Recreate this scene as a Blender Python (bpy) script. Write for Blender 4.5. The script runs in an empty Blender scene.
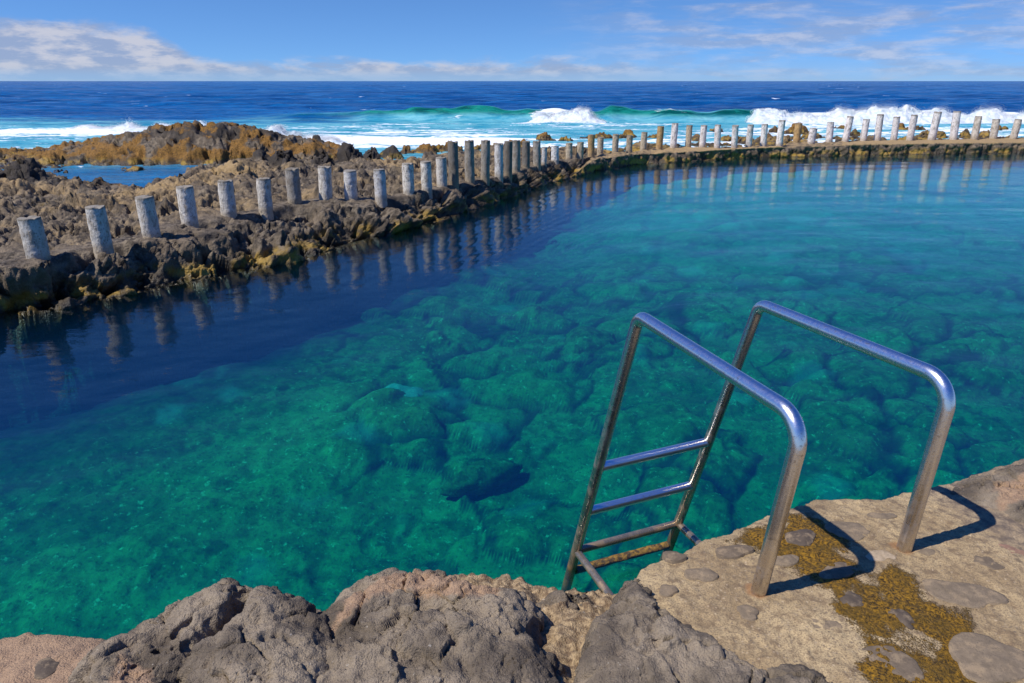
import bpy, math, time
import numpy as np
from mathutils import Vector
T0 = time.time()
rng = np.random.default_rng(7)
sc = bpy.context.scene
col = sc.collection

# ------------------------------------------------------------------ camera model (used to turn measured picture points into places)
F, CX, CY, PITCH, H = 720.0, 512.0, 341.5, math.radians(19.9), 2.25
SP, CP = math.sin(PITCH), math.cos(PITCH)
def depth_at(py, z=0.0):
    return (H - z) / (SP + (np.asarray(py, float) - CY) / F * CP)
def at(px, py, z=0.0):
    """world x, y of the picture point (px, py) lying at height z"""
    d = depth_at(py, z); v = (np.asarray(py, float) - CY) / F
    return (np.asarray(px, float) - CX) / F * d, d * (CP - v * SP)
def fwd_at(py, z=0.0):
    return at(CX, py, z)[1]
def col_of(x, y, z=0.0):
    return CX + F * x / (y * CP - (z - H) * SP)

# ------------------------------------------------------------------ noise
_perm = rng.permutation(512).astype(np.int64); _perm = np.concatenate([_perm, _perm, _perm])
_g = rng.normal(size=(512, 3)); _g /= np.linalg.norm(_g, axis=1)[:, None]; _g = _g.astype(np.float32)
_off = rng.random((512, 3)).astype(np.float32)
def _hash(i, j, k):
    return _perm[(_perm[(_perm[i & 511] + j) & 511] + k) & 511]
def perlin(p):
    p = np.asarray(p, np.float32); sh = p.shape[:-1]; p = p.reshape(-1, 3)
    i = np.floor(p).astype(np.int64); f = p - i
    w = f * f * f * (f * (f * 6 - 15) + 10)
    out = 0
    for a in (0, 1):
        for b in (0, 1):
            for c in (0, 1):
                g = _g[_hash(i[:, 0] + a, i[:, 1] + b, i[:, 2] + c)]
                d = g[:, 0] * (f[:, 0] - a) + g[:, 1] * (f[:, 1] - b) + g[:, 2] * (f[:, 2] - c)
                out = out + d * (w[:, 0] if a else 1 - w[:, 0]) * (w[:, 1] if b else 1 - w[:, 1]) * (w[:, 2] if c else 1 - w[:, 2])
    return (out * 1.5).reshape(sh)
def fbm(p, o=4, gain=.5, lac=2.1):
    p = np.asarray(p, np.float32); s = 0; a = 1.0
    for k in range(o):
        s = s + a * perlin(p + 17.3 * k); p = p * lac; a *= gain
    return s
def ridged(p, o=4, gain=.5):
    p = np.asarray(p, np.float32); s = 0; a = 1.0; t = 0
    for k in range(o):
        s = s + a * (1 - np.abs(perlin(p + 9.1 * k)) * 1.6); t += a; p = p * 2.1; a *= gain
    return s / t
def worley(p, jit=.9):
    p = np.asarray(p, np.float32); sh = p.shape[:-1]; p = p.reshape(-1, 3)
    i = np.floor(p).astype(np.int64); f = p - i
    f1 = np.full(len(p), 9., np.float32); f2 = f1.copy(); idd = np.zeros(len(p), np.int64)
    for a in (-1, 0, 1):
        for b in (-1, 0, 1):
            for c in (-1, 0, 1):
                h = _hash(i[:, 0] + a, i[:, 1] + b, i[:, 2] + c)
                o = _off[h] * jit
                d = (o[:, 0] + a - f[:, 0]) ** 2 + (o[:, 1] + b - f[:, 1]) ** 2 + (o[:, 2] + c - f[:, 2]) ** 2
                m = d < f1
                f2 = np.where(m, f1, np.minimum(f2, d)); idd = np.where(m, h, idd); f1 = np.where(m, d, f1)
    return np.sqrt(f1).reshape(sh), np.sqrt(f2).reshape(sh), (idd.reshape(sh) % 97) / 97.0
def sstep(a, b, x):
    t = np.clip((x - a) / (b - a), 0, 1); return t * t * (3 - 2 * t)
def V3(x, y, z, s=1.0):
    return np.stack(np.broadcast_arrays(x, y, z), -1) * s

# ------------------------------------------------------------------ object helpers
def props(o, label=None, cat=None, group=None, kind=None):
    if label: o['label'] = label
    if cat: o['category'] = cat
    if group: o['group'] = group
    if kind: o['kind'] = kind
    return o
def link(name, me, mat=None, parent=None):
    o = bpy.data.objects.new(name, me); col.objects.link(o)
    if mat: me.materials.append(mat)
    if parent: o.parent = parent
    return o
def raw_mesh(name, verts, faces, smooth=True, masks=None):
    verts = np.asarray(verts, np.float32); faces = np.asarray(faces, np.int32)
    me = bpy.data.meshes.new(name); n = faces.shape[1]
    me.vertices.add(len(verts)); me.vertices.foreach_set('co', verts.ravel())
    me.loops.add(faces.size); me.loops.foreach_set('vertex_index', faces.ravel())
    me.polygons.add(len(faces)); me.polygons.foreach_set('loop_start', np.arange(0, faces.size, n, dtype=np.int32))
    me.update(calc_edges=True)
    me.polygons.foreach_set('use_smooth', np.full(len(faces), smooth))
    if masks is not None:
        a = me.color_attributes.new('mask', 'FLOAT_COLOR', 'POINT')
        c = np.ones((len(verts), 4), np.float32)
        for k, m in enumerate(masks): c[:, k] = np.ravel(m)
        a.data.foreach_set('color', c.ravel())
    me.validate(); return me
def grid_faces(r, c, keep=None):
    i = np.arange(r * c).reshape(r, c)
    q = np.stack([i[:-1, :-1], i[:-1, 1:], i[1:, 1:], i[1:, :-1]], -1).reshape(-1, 4)
    if keep is not None:
        k = (keep[:-1, :-1] | keep[:-1, 1:] | keep[1:, 1:] | keep[1:, :-1]).ravel(); q = q[k]
    return q
def normals(P):
    du = np.gradient(P, axis=1); dv = np.gradient(P, axis=0)
    n = np.cross(du, dv); n /= np.linalg.norm(n, axis=-1)[..., None] + 1e-9
    return np.where(n[..., 2:3] < 0, -n, n)
def grid_obj(name, P, mat, masks=None, keep=None, parent=None):
    r, c = P.shape[:2]; q = grid_faces(r, c, keep); v = P.reshape(-1, 3)
    if keep is not None:
        used = np.unique(q); re = np.full(len(v), -1); re[used] = np.arange(len(used)); q = re[q]; v = v[used]
        if masks is not None: masks = [np.ravel(m)[used] for m in masks]
    # face winding: up
    a, b, d = v[q[:, 0]], v[q[:, 1]], v[q[:, 3]]
    if np.mean(np.cross(b - a, d - a)[:, 2]) < 0: q = q[:, ::-1]
    return link(name, raw_mesh(name, v, q, True, masks), mat, parent)

# ------------------------------------------------------------------ node helpers
class G:
    def __init__(s, nt): s.nt = nt; s.N = nt.nodes; s.L = nt.links
    def node(s, t, **kw):
        n = s.N.new(t)
        for k, v in kw.items(): setattr(n, k, v)
        return n
    def put(s, sock, v):
        if isinstance(v, bpy.types.NodeSocket): s.L.new(v, sock)
        elif v is not None:
            if isinstance(v, (tuple, list)) and len(v) == 3 and sock.type == 'RGBA': v = (*v, 1)
            sock.default_value = v
    def m(s, op, a, b=None, c=None):
        n = s.node('ShaderNodeMath', operation=op)
        for k, v in enumerate((a, b, c)):
            if v is not None: s.put(n.inputs[k], v)
        return n.outputs[0]
    def mix(s, f, a, b, mode='MIX'):
        n = s.node('ShaderNodeMix', data_type='RGBA', blend_type=mode)
        s.put(n.inputs['Factor'], f); s.put(n.inputs[6], a); s.put(n.inputs[7], b); return n.outputs[2]
    def ss(s, a, b, x, lo=0., hi=1.):
        n = s.node('ShaderNodeMapRange', interpolation_type='SMOOTHSTEP')
        s.put(n.inputs[0], x); s.put(n.inputs[1], a); s.put(n.inputs[2], b); s.put(n.inputs[3], lo); s.put(n.inputs[4], hi); return n.outputs[0]
    def lin(s, a, b, x, lo=0., hi=1.):
        n = s.node('ShaderNodeMapRange')
        s.put(n.inputs[0], x); s.put(n.inputs[1], a); s.put(n.inputs[2], b); s.put(n.inputs[3], lo); s.put(n.inputs[4], hi); return n.outputs[0]
    def noise(s, vec, scale, detail=4., rough=.55, dist=0.):
        n = s.node('ShaderNodeTexNoise'); s.put(n.inputs['Vector'], vec)
        n.inputs['Scale'].default_value = scale; n.inputs['Detail'].default_value = detail
        n.inputs['Roughness'].default_value = rough; n.inputs['Distortion'].default_value = dist
        return n.outputs['Fac']
    def voro(s, vec, scale, out='Distance', feature='F1'):
        n = s.node('ShaderNodeTexVoronoi', feature=feature); s.put(n.inputs['Vector'], vec); n.inputs['Scale'].default_value = scale
        return n.outputs[out]
    def pos(s): return s.node('ShaderNodeNewGeometry').outputs['Position']
    def sep(s, v):
        n = s.node('ShaderNodeSeparateXYZ'); s.put(n.inputs[0], v); return n.outputs
    def comb(s, x, y, z):
        n = s.node('ShaderNodeCombineXYZ'); s.put(n.inputs[0], x); s.put(n.inputs[1], y); s.put(n.inputs[2], z); return n.outputs[0]
    def scale(s, v, k):
        n = s.node('ShaderNodeVectorMath', operation='MULTIPLY'); s.put(n.inputs[0], v); n.inputs[1].default_value = k; return n.outputs[0]
    def mask(s):
        n = s.node('ShaderNodeAttribute', attribute_name='mask'); q = s.node('ShaderNodeSeparateColor'); s.L.new(n.outputs['Color'], q.inputs[0]); return q.outputs
    def bump(s, h, strength=.3, dist=.01, normal=None):
        n = s.node('ShaderNodeBump'); s.put(n.inputs['Height'], h); n.inputs['Strength'].default_value = strength
        n.inputs['Distance'].default_value = dist; s.put(n.inputs['Normal'], normal) if normal else None; return n.outputs[0]
def material(name):
    m = bpy.data.materials.new(name); m.use_nodes = True; m.node_tree.nodes.clear(); g = G(m.node_tree)
    out = g.node('ShaderNodeOutputMaterial'); return m, g, out
def principled(g, out, base, rough=.8, normal=None, metal=0., spec=.5, ior=None):
    b = g.node('ShaderNodeBsdfPrincipled')
    g.put(b.inputs['Base Color'], base); g.put(b.inputs['Roughness'], rough); g.put(b.inputs['Metallic'], metal)
    g.put(b.inputs['Specular IOR Level'], spec)
    if ior: b.inputs['IOR'].default_value = ior
    if normal: g.L.new(normal, b.inputs['Normal'])
    g.L.new(b.outputs[0], out.inputs['Surface']); return b

# ------------------------------------------------------------------ materials
def mat_shore():          # mask r: pink-tan crust, g: pale rubble, b: spare
    m, g, out = material('grey_volcanic_rock'); p = g.pos(); k = g.mask()
    n1 = g.noise(p, 5, 6, .6); n2 = g.noise(p, 34, 6, .65); n3 = g.noise(p, 190, 3, .6)
    base = g.mix(g.ss(.36, .66, n1), (.108, .084, .060), (.31, .245, .170))
    base = g.mix(g.ss(.55, .75, n2, 0, .7), base, (.062, .047, .036))
    base = g.mix(g.ss(.55, .78, g.noise(p, 11, 5, .6), 0, .55), base, (.29, .215, .145))
    tan = g.mix(g.ss(.35, .7, n2), (.42, .275, .165), (.31, .20, .125))
    base = g.mix(g.ss(.3, .7, g.m('ADD', k[0], g.m('MULTIPLY', g.m('SUBTRACT', n2, .5), .9))), base, tan)
    rub = g.mix(g.ss(.35, .65, g.noise(p, 60, 4, .6)), (.19, .125, .07), (.47, .34, .19))
    base = g.mix(g.ss(.35, .65, g.m('ADD', k[1], g.m('MULTIPLY', g.m('SUBTRACT', n2, .5), .7))), base, rub)
    base = g.mix(g.ss(.3, .7, n3, 0, .55), base, g.mix(.5, base, (.06, .05, .045)))
    base = g.mix(g.ss(.70, .78, g.noise(p, 75, 2, .5), 0, .6), base, (.45, .40, .33))
    h = g.m('ADD', g.m('MULTIPLY', n2, .6), g.m('MULTIPLY', n3, .7))
    pits = g.ss(.0, .28, g.voro(p, 55), -1, 0)
    h = g.m('ADD', h, g.m('MULTIPLY', pits, g.ss(.45, .65, g.noise(p, 9, 3), 0, .5)))
    principled(g, out, base, .88, g.bump(h, 1., .012), spec=.25); return m
def mat_reef():           # mask r: tan, g: orange weed, b: dark basalt, partly shade painted dark
    m, g, out = material('weathered_reef_rock'); p = g.pos(); k = g.mask(); z = g.sep(p)[2]
    n1 = g.noise(p, 1.6, 6, .62); n2 = g.noise(p, 9, 6, .65); n3 = g.noise(p, 42, 4, .6)
    base = g.mix(g.ss(.38, .64, n2), (.042, .033, .025), (.195, .155, .108))
    base = g.mix(g.ss(.42, .62, n1, 0, .6), base, (.16, .12, .078))
    v = lambda kk, w=.8: g.ss(.3, .7, g.m('ADD', kk, g.m('MULTIPLY', g.m('SUBTRACT', n2, .5), w)))
    base = g.mix(v(k[0]), base, g.mix(n3, (.40, .27, .125), (.22, .155, .08)))
    base = g.mix(v(k[2]), base, g.mix(n3, (.012, .011, .010), (.07, .056, .044)))  # near-black tone also stands for shade under overhanging rock
    base = g.mix(v(k[1], 1.2), base, g.mix(g.ss(.35, .65, n3), (.065, .036, .011), (.29, .145, .026)))
    wz = g.m('ADD', z, g.m('MULTIPLY', g.m('SUBTRACT', n2, .5), .22))
    base = g.mix(g.ss(.24, .08, wz, 0, .85), base, g.mix(g.ss(.45, .6, g.noise(p, 3.2, 4)), (.04, .028, .014), (.30, .185, .022)))
    base = g.mix(g.ss(.06, -.02, wz, 0, .8), base, (.028, .022, .012))
    h = g.m('ADD', n2, g.m('MULTIPLY', n3, .5))
    principled(g, out, base, g.ss(.02, .2, wz, .35, .9), g.bump(h, .8, .05), spec=.35); return m
def mat_deck():           # mask r: weed, g: rust stain, b: grey rock
    m, g, out = material('tan_concrete'); p = g.pos(); k = g.mask()
    n1 = g.noise(p, 4, 6, .6); n2 = g.noise(p, 30, 5, .65); n3 = g.noise(p, 210, 3, .6)
    base = g.mix(g.ss(.35, .66, n1), (.27, .19, .10), (.44, .325, .175))
    base = g.mix(g.ss(.47, .66, n2, 0, .8), base, (.15, .10, .058))
    va = g.voro(p, 85); vc = g.voro(p, 85, 'Color')
    agg = g.mix(g.sep(vc)[0], (.11, .085, .065), (.50, .38, .24))
    base = g.mix(g.m('MULTIPLY', g.ss(.38, .18, va), g.ss(.35, .7, g.sep(vc)[1], 0, .8)), base, agg)
    base = g.mix(g.ss(.42, .68, n3, 0, .75), base, (.14, .10, .062))
    grey = g.mix(g.ss(.35, .65, n2), (.215, .165, .12), (.12, .092, .07))
    base = g.mix(g.ss(.3, .7, g.m('ADD', k[2], g.m('MULTIPLY', g.m('SUBTRACT', n2, .5), .6))), base, grey)
    g3 = g.noise(p, 120, 4, .7)
    weed = g.mix(g.ss(.36, .62, g3), (.030, .017, .003), (.33, .170, .010))
    weed = g.mix(g.ss(.4, .62, g.noise(p, 16, 5, .65), 0, .6), weed, (.095, .056, .006))
    wm = g.ss(.36, .66, g.m('ADD', g.m('MULTIPLY', k[0], .92), g.m('ADD', g.m('MULTIPLY', g.m('SUBTRACT', g.noise(p, 22, 6, .7), .5), 1.3), g.m('MULTIPLY', g.m('SUBTRACT', n3, .5), .9))))
    base = g.mix(wm, base, weed)
    base = g.mix(g.m('MULTIPLY', k[1], .8), base, (.27, .14, .06))
    h = g.m('ADD', g.m('MULTIPLY', n2, .5), g.m('ADD', g.m('MULTIPLY', n3, .3), g.m('MULTIPLY', g.m('MULTIPLY', wm, g3), 1.2)))
    principled(g, out, base, g.m('SUBTRACT', .88, g.m('MULTIPLY', wm, .3)), g.bump(h, .9, .010), spec=.3); return m
def mat_cobble():
    m, g, out = material('dark_cobble'); p = g.pos(); oi = g.node('ShaderNodeObjectInfo')
    n = g.noise(p, 40, 5, .6); n3 = g.noise(p, 260, 2)
    base = g.mix(g.ss(.35, .7, n), g.scale(oi.outputs['Color'], (.75, .75, .75)), oi.outputs['Color'])
    base = g.mix(g.ss(.47, .66, g.noise(p, 26, 6, .65), 0, .7), base, (.29, .21, .125))
    base = g.mix(g.ss(.58, .7, n3, 0, .6), base, (.06, .05, .04))
    principled(g, out, base, .8, g.bump(g.m('ADD', n, g.m('MULTIPLY', n3, .4)), .5, .004), spec=.3); return m
def mat_post():
    m, g, out = material('weathered_post'); tc = g.node('ShaderNodeTexCoord').outputs['Object']; oi = g.node('ShaderNodeObjectInfo')
    rnd = oi.outputs['Random']; off = g.node('ShaderNodeVectorMath', operation='ADD'); g.L.new(tc, off.inputs[0])
    g.L.new(g.comb(g.m('MULTIPLY', rnd, 91.), g.m('MULTIPLY', rnd, 37.), 0.), off.inputs[1]); p = off.outputs[0]
    c = oi.outputs['Color']
    ps = g.scale(p, (1, 1, 3.4)); n1 = g.noise(ps, 1.7, 6, .66); n2 = g.noise(ps, 6., 6, .66)
    base = g.mix(g.ss(.46, .64, n1, 0, .85), c, g.mix(.65, c, (.13, .095, .06)))
    base = g.mix(g.ss(.54, .66, n2, 0, .8), base, (.075, .06, .045))
    base = g.mix(g.ss(.57, .66, g.noise(g.scale(p, (1, 1, .35)), 9, 4), 0, .5), base, (.30, .20, .10))
    zz = g.sep(tc)[2]
    base = g.mix(g.ss(.93, .99, g.m('ADD', zz, g.m('MULTIPLY', n2, .03)), 0, .75), base, (.15, .125, .09))
    base = g.mix(g.ss(.22, .02, g.m('ADD', zz, g.m('MULTIPLY', g.m('SUBTRACT', n1, .5), .4)), 0, .6), base, (.33, .25, .15))
    principled(g, out, base, .85, g.bump(g.m('ADD', n1, n2), .6, .02), spec=.3); return m
def mat_steel():
    m, g, out = material('stained_steel'); p = g.pos(); z = g.sep(p)[2]
    n1 = g.noise(p, 14, 6, .65); n2 = g.noise(p, 90, 4, .6)
    low = g.ss(1.32, .35, g.m('ADD', z, g.m('MULTIPLY', g.m('SUBTRACT', n1, .5), .5)))
    rust = g.m('MULTIPLY', low, g.ss(.46, .74, n1))
    base = g.mix(g.m('MULTIPLY', low, .7), (.70, .69, .69), (.50, .37, .22))  # bronze tint low down, painted in for the tan deck's reflection
    base = g.mix(g.m('MULTIPLY', rust, .75), base, (.24, .135, .055))
    base = g.mix(g.ss(.56, .72, n2, 0, .6), base, (.20, .155, .11))
    wet = g.ss(.32, .02, g.m('ADD', z, g.m('MULTIPLY', g.m('SUBTRACT', n1, .5), .25)))
    base = g.mix(g.m('MULTIPLY', wet, .7), base, g.mix(g.ss(.4, .6, n1), (.03, .022, .012), (.20, .105, .02)))
    ro = g.m('ADD', g.m('ADD', .17, g.m('MULTIPLY', n2, .22)), g.m('MULTIPLY', rust, .35))
    me = g.m('SUBTRACT', 1., g.m('ADD', g.m('MULTIPLY', rust, .5), g.m('MULTIPLY', wet, .4)))
    principled(g, out, base, ro, g.bump(g.m('ADD', n1, n2), .12, .004), metal=me); return m
def mat_rung_steel():
    m, g, out = material('worn_bright_steel'); p = g.pos(); n1 = g.noise(p, 30, 5, .65)
    principled(g, out, g.mix(g.ss(.55, .75, n1, 0, .6), (.78, .78, .79), (.35, .30, .24)), g.m('ADD', .25, g.m('MULTIPLY', n1, .15)), g.bump(n1, .1, .003), metal=1.); return m
def mat_algae_steel():
    m, g, out = material('weed_covered_steel'); p = g.pos(); n1 = g.noise(p, 45, 5, .65)
    principled(g, out, g.mix(g.ss(.38, .62, n1), (.06, .032, .008), (.33, .17, .02)), .7, g.bump(n1, .8, .01)); return m
def mat_floor():
    m, g, out = material('pool_bed'); p = g.pos(); k = g.mask()
    n1 = g.noise(p, 1.1, 6, .62); n2 = g.noise(p, 6, 6, .66); n3 = g.noise(p, 25, 4, .6)
    base = g.mix(g.ss(.34, .66, n2), (.045, .062, .018), (.29, .35, .085))
    base = g.mix(g.m('MULTIPLY', k[2], .6), base, (.33, .39, .10))
    base = g.mix(g.ss(.45, .65, n1, 0, .5), base, (.07, .10, .022))
    base = g.mix(g.ss(.52, .68, n3, 0, .55), base, (.035, .048, .02))
    base = g.mix(g.ss(.58, .68, g.noise(p, 15, 5, .7), 0, .85), base, (.64, .66, .24))  # pale specks painted in for sunlit sparkle on the bed
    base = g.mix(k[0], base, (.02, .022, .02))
    base = g.mix(k[1], base, (.60, .62, .42))
    principled(g, out, base, .95, g.bump(g.m('ADD', n2, g.m('MULTIPLY', n3, .4)), .5, .05), spec=.1); return m
def mat_pool():
    m, g, out = material('clear_pool_water'); p = g.pos()
    a = g.noise(g.scale(p, (1, 1.5, 1)), 2.6, 3, .5, .4); b = g.noise(g.scale(p, (1, 1.9, 1)), 9, 3, .55, .3); c = g.noise(g.scale(p, (1, 1.7, 1)), 24, 3, .55)
    h = g.m('ADD', a, g.m('ADD', g.m('MULTIPLY', b, .40), g.m('MULTIPLY', c, .13)))
    nrm = g.bump(h, .24, .018)
    gl = g.node('ShaderNodeBsdfGlossy'); gl.inputs['Roughness'].default_value = .03; gl.inputs['Color'].default_value = (.92, .97, 1, 1); g.L.new(nrm, gl.inputs['Normal'])
    tr = g.node('ShaderNodeBsdfTransparent')
    fr = g.node('ShaderNodeFresnel'); fr.inputs['IOR'].default_value = 1.33; g.L.new(nrm, fr.inputs['Normal'])
    mx = g.node('ShaderNodeMixShader'); g.L.new(fr.outputs[0], mx.inputs[0]); g.L.new(tr.outputs[0], mx.inputs[1]); g.L.new(gl.outputs[0], mx.inputs[2])
    g.L.new(mx.outputs[0], out.inputs['Surface'])
    ab = g.node('ShaderNodeVolumeAbsorption'); ab.inputs['Color'].default_value = POOL_ABS; ab.inputs['Density'].default_value = POOL_DEN
    scn = g.node('ShaderNodeVolumeScatter'); scn.inputs['Color'].default_value = (.0, .30, 1, 1); scn.inputs['Density'].default_value = POOL_SCAT
    add = g.node('ShaderNodeAddShader'); g.L.new(ab.outputs[0], add.inputs[0]); g.L.new(scn.outputs[0], add.inputs[1])
    g.L.new(add.outputs[0], out.inputs['Volume'])
    return m
POOL_ABS, POOL_DEN, POOL_SCAT = (.0, .83, .91, 1), 1.3, .075
def mat_sea():            # mask r: foam, g: shallow turquoise, b: thin green crest
    m, g, out = material('open_sea_water'); p = g.pos(); k = g.mask()
    sx = g.scale(p, (.35, 1., 1.))
    n0 = g.noise(g.scale(p, (.3, 1, 1)), .045, 6, .6)
    n1 = g.noise(sx, .22, 6, .62); n2 = g.noise(sx, 1.3, 6, .65, .4); n3 = g.noise(g.scale(p, (.5, 1, 1)), 5, 4, .6)
    deep = g.mix(g.ss(.35, .66, n1), (.0005, .055, .205), (.003, .115, .33))
    deep = g.mix(g.ss(.42, .66, n2, 0, .75), deep, (.0005, .030, .135))
    deep = g.mix(g.ss(.46, .62, n0, 0, .65), deep, (.0005, .030, .125))
    sh = g.mix(g.ss(.35, .68, n2), (.03, .30, .40), (.22, .56, .60))
    base = g.mix(k[1], deep, sh)
    base = g.mix(k[2], base, g.mix(g.ss(.4, .6, n2), (.001, .065, .062), (.008, .21, .165)))
    fo = g.m('ADD', k[0], g.m('MULTIPLY', g.m('SUBTRACT', n3, .5), 1.1))
    fm = g.ss(.42, .60, fo)
    cap = g.m('MULTIPLY', g.ss(.69, .72, g.noise(g.scale(p, (.4, 1., 1.)), .5, 5, .62)), .8)
    fm = g.m('MAXIMUM', fm, cap)
    base = g.mix(fm, base, (.80, .83, .85))
    h = g.m('ADD', g.m('MULTIPLY', n1, 1.2), g.m('ADD', g.m('MULTIPLY', n2, .5), g.m('MULTIPLY', n3, .12)))
    principled(g, out, base, g.m('ADD', .18, g.m('MULTIPLY', fm, .7)), g.bump(h, .9, .7), spec=.05, ior=1.33); return m
def mat_foam():
    m, g, out = material('white_foam'); p = g.pos()
    n = g.noise(p, 2.2, 6, .65)
    c = g.mix(g.ss(.35, .6, n), (.66, .76, .80), (.88, .89, .90))
    df = g.node('ShaderNodeBsdfDiffuse'); tl = g.node('ShaderNodeBsdfTranslucent'); g.L.new(c, df.inputs[0]); g.L.new(c, tl.inputs[0])
    g.L.new(g.bump(n, .5, .15), df.inputs['Normal']); mx = g.node('ShaderNodeMixShader'); mx.inputs[0].default_value = .35
    g.L.new(df.outputs[0], mx.inputs[1]); g.L.new(tl.outputs[0], mx.inputs[2]); g.L.new(mx.outputs[0], out.inputs['Surface']); return m

M = dict(shore=mat_shore(), reef=mat_reef(), deck=mat_deck(), cobble=mat_cobble(), post=mat_post(), steel=mat_steel(),
         weed=mat_algae_steel(), rung=mat_rung_steel(), floor=mat_floor(), pool=mat_pool(), sea=mat_sea(), foam=mat_foam())

# ------------------------------------------------------------------ barrier lines measured in the photograph
WPX = np.array([(-420,372),(-260,346),(0,317),(60,311),(100,301),(140,293),(200,281),(250,272),(300,261),(350,246),(400,233),(440,222),(480,208),(520,195),(560,181),(600,170.5),(640,164.5),(700,161),(760,157.5),(850,155.5),(940,154),(1024,153),(1500,149)])
EPX = np.array([(-420,200),(0,174),(60,180),(130,193),(170,182),(200,172),(250,165),(300,162),(335,168),(365,164),(390,163),(440,161),(470,153),(560,149),(600,147),(650,144),(700,141),(800,137),(1500,133)])
#       top x, top y, base x, base y, width, colour
POSTS = [
 (30,217,39,254,21,'w'),(95,206,103,248,19,'w'),(147,196,152,236,17.5,'w'),(184,186,190,224,16.5,'w'),(225,180,229,213,15.5,'w'),
 (263,178,266,212,14.5,'w'),(291,168,295,200,14,'g'),(324,166,326,200,13.5,'w'),(350,170,351,198,13,'b'),(379,169,381,200,12.5,'b'),
 (407,163,409,193,12,'w'),(425,161,427,190,11,'w'),(441,157,442,186,11,'w'),(453,141,454,184,10.5,'d'),(469,140,470,181,10,'g'),
 (484,140,485,179,9.5,'g'),(499,143,499,177,9,'b'),(507,141,508,175,8.5,'d'),(516,140,516,173,9,'g'),(526,141,526,167,8,'d'),
 (538,141,537,165,8,'g'),(544,147,544,163,5.5,'b'),(556,146,555,161,8,'b'),(569,143,569,158,7,'t'),(581,142,580,160,7,'t'),
 (592,134.5,591,154,7,'o'),(600,137,600,153,6.5,'t'),(615,134,615,152.5,6.5,'t'),(629.5,135,629,152,6.5,'t'),(643.5,132,643,150,6.5,'t'),
 (660,126,659,149,6.8,'o'),(674,123,673,147,6.8,'p'),(689,125,688,147,6.2,'t'),(703,125,702,147,6.5,'p'),(718,124.5,717,148,6.5,'p'),
 (735,125,734,148,6.5,'p'),(750.5,124.5,748.5,148.5,6.5,'p'),(764.5,124,763,147,6.5,'p'),(781.5,120,779,146,6.8,'p'),(798,123,796,141,7,'o'),
 (812,128,811,143,7.5,'p'),(830.5,122,829,141,6.8,'p'),(847,116,845,141,6.8,'p'),(865,119,863,140.5,6.5,'p'),(880,114,877,140,6.8,'p'),
 (897,116.5,893.5,140,6.5,'p'),(913,114.5,909.5,140,6.8,'p'),(935,111.5,931.5,139.5,7.5,'p'),(957,111,953,139.5,7.5,'p'),(977.5,116,974,139,7,'q'),
 (996,119,993,138.5,7,'q'),(1016,119,1013,138.5,7,'q')]
ZP = .45
def ZPf(c): return np.interp(c, [0, 480, 560, 640, 760, 860, 1500], [.45, .43, .36, .31, .31, .36, .36])
PPX = np.array([(-420,318),(-260,290)] + [(p[2], p[3]) for p in POSTS] + [(1500, 136)])
def rW(c): return fwd_at(np.interp(c, WPX[:, 0], WPX[:, 1]), 0)
_ps = np.convolve(np.pad(PPX[:, 1], 2, 'edge'), [0, .2, .6, .2, 0], 'valid'); _ps[:2] = PPX[:2, 1]; _ps[-1] = PPX[-1, 1]
def rP(c): return fwd_at(np.interp(c, PPX[:, 0], _ps), ZPf(c))
def rE(c): return fwd_at(np.interp(c, EPX[:, 0], EPX[:, 1]), 0.05)

# ------------------------------------------------------------------ reef terrain
def ray_grid(c0, c1, nc, rows_fn):
    c = np.linspace(c0, c1, nc)[None, :]; r = rows_fn(c)
    # column c at height 0: x / (y*CP + H*SP) = (c-CX)/F
    x = (c - CX) / F * (r * CP + H * SP)
    return np.broadcast_to(c, r.shape), x, r
def reef_rows(c):
    s = np.linspace(0, 1, 470)[:, None]
    t = .045 * s * 100 * (1 + 3.2 * s ** 1.6) / 4.2      # metres past the start, finer near the pool
    return rW(c) - .32 + t / t.max() * (27 + 0 * c)
def hump(c, r, pc, pyb, hw, ytop, dr, pw=2.0):
    """a rise with its front foot at picture row pyb, top at row ytop"""
    f0 = fwd_at(pyb, 0); fc = f0 + dr
    z = H - (SP + (ytop - CY) / F * CP) * (fc / (CP - (ytop - CY) / F * SP))
    d = (np.abs(c - pc) / hw) ** pw + (np.abs(r - fc) / dr) ** 2
    return (z + .25) * np.exp(-d * 1.1) - .25 * (1 - np.exp(-d * 1.1)) * 0, np.exp(-d * 1.1)
C, X, R = ray_grid(-330, 1330, 1330, reef_rows)
w_, p_, e_ = rW(C), rP(C), rE(C)
p_ = np.maximum(p_, w_ + .25)
right = sstep(575, 625, C)
u = np.clip((R - w_) / (p_ - .12 - w_), 0, 1)
big = fbm(V3(X, R, 0 * X, .55), 3)
med = fbm(V3(X, R, 0 * X + 3, 1.7), 4)
top = ZPf(C) + (.05 * med + .10 * big) * sstep(p_ + .1, p_ + .9, R)
hgt = np.where(R < w_, np.maximum(-(w_ - R) * 14, -2.6), top * (1 - (1 - u) ** 2.3))
hgt = hgt * (1 - right) + right * np.where(R < w_, -(w_ - R) * 14, .18 * u + .0)
fall = np.clip(R - e_ + .55 - .35 * big, 0, 9)
plate_r = np.clip(.02 + .22 * big + .16 * med, -.3, .5)
hgt = np.where(R > p_, hgt * (1 - right) + right * plate_r, hgt) - fall * .8 - .16 * (1 - right) * sstep(p_ + 1., e_ - .3, R)
hgt = np.where(R > p_, np.maximum(hgt, -.9), np.maximum(hgt, -3.2))
tan_ = sstep(p_ - .1, p_ + .5, R) * (.38 + .28 * big) * sstep(e_ + .5, e_ - 1.5, R)
weed_ = right * .30 + sstep(e_ - 1.5, e_ + .5, R) * .35 + .1 * med
dark_ = .20 + .55 * med + 0 * X
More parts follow.
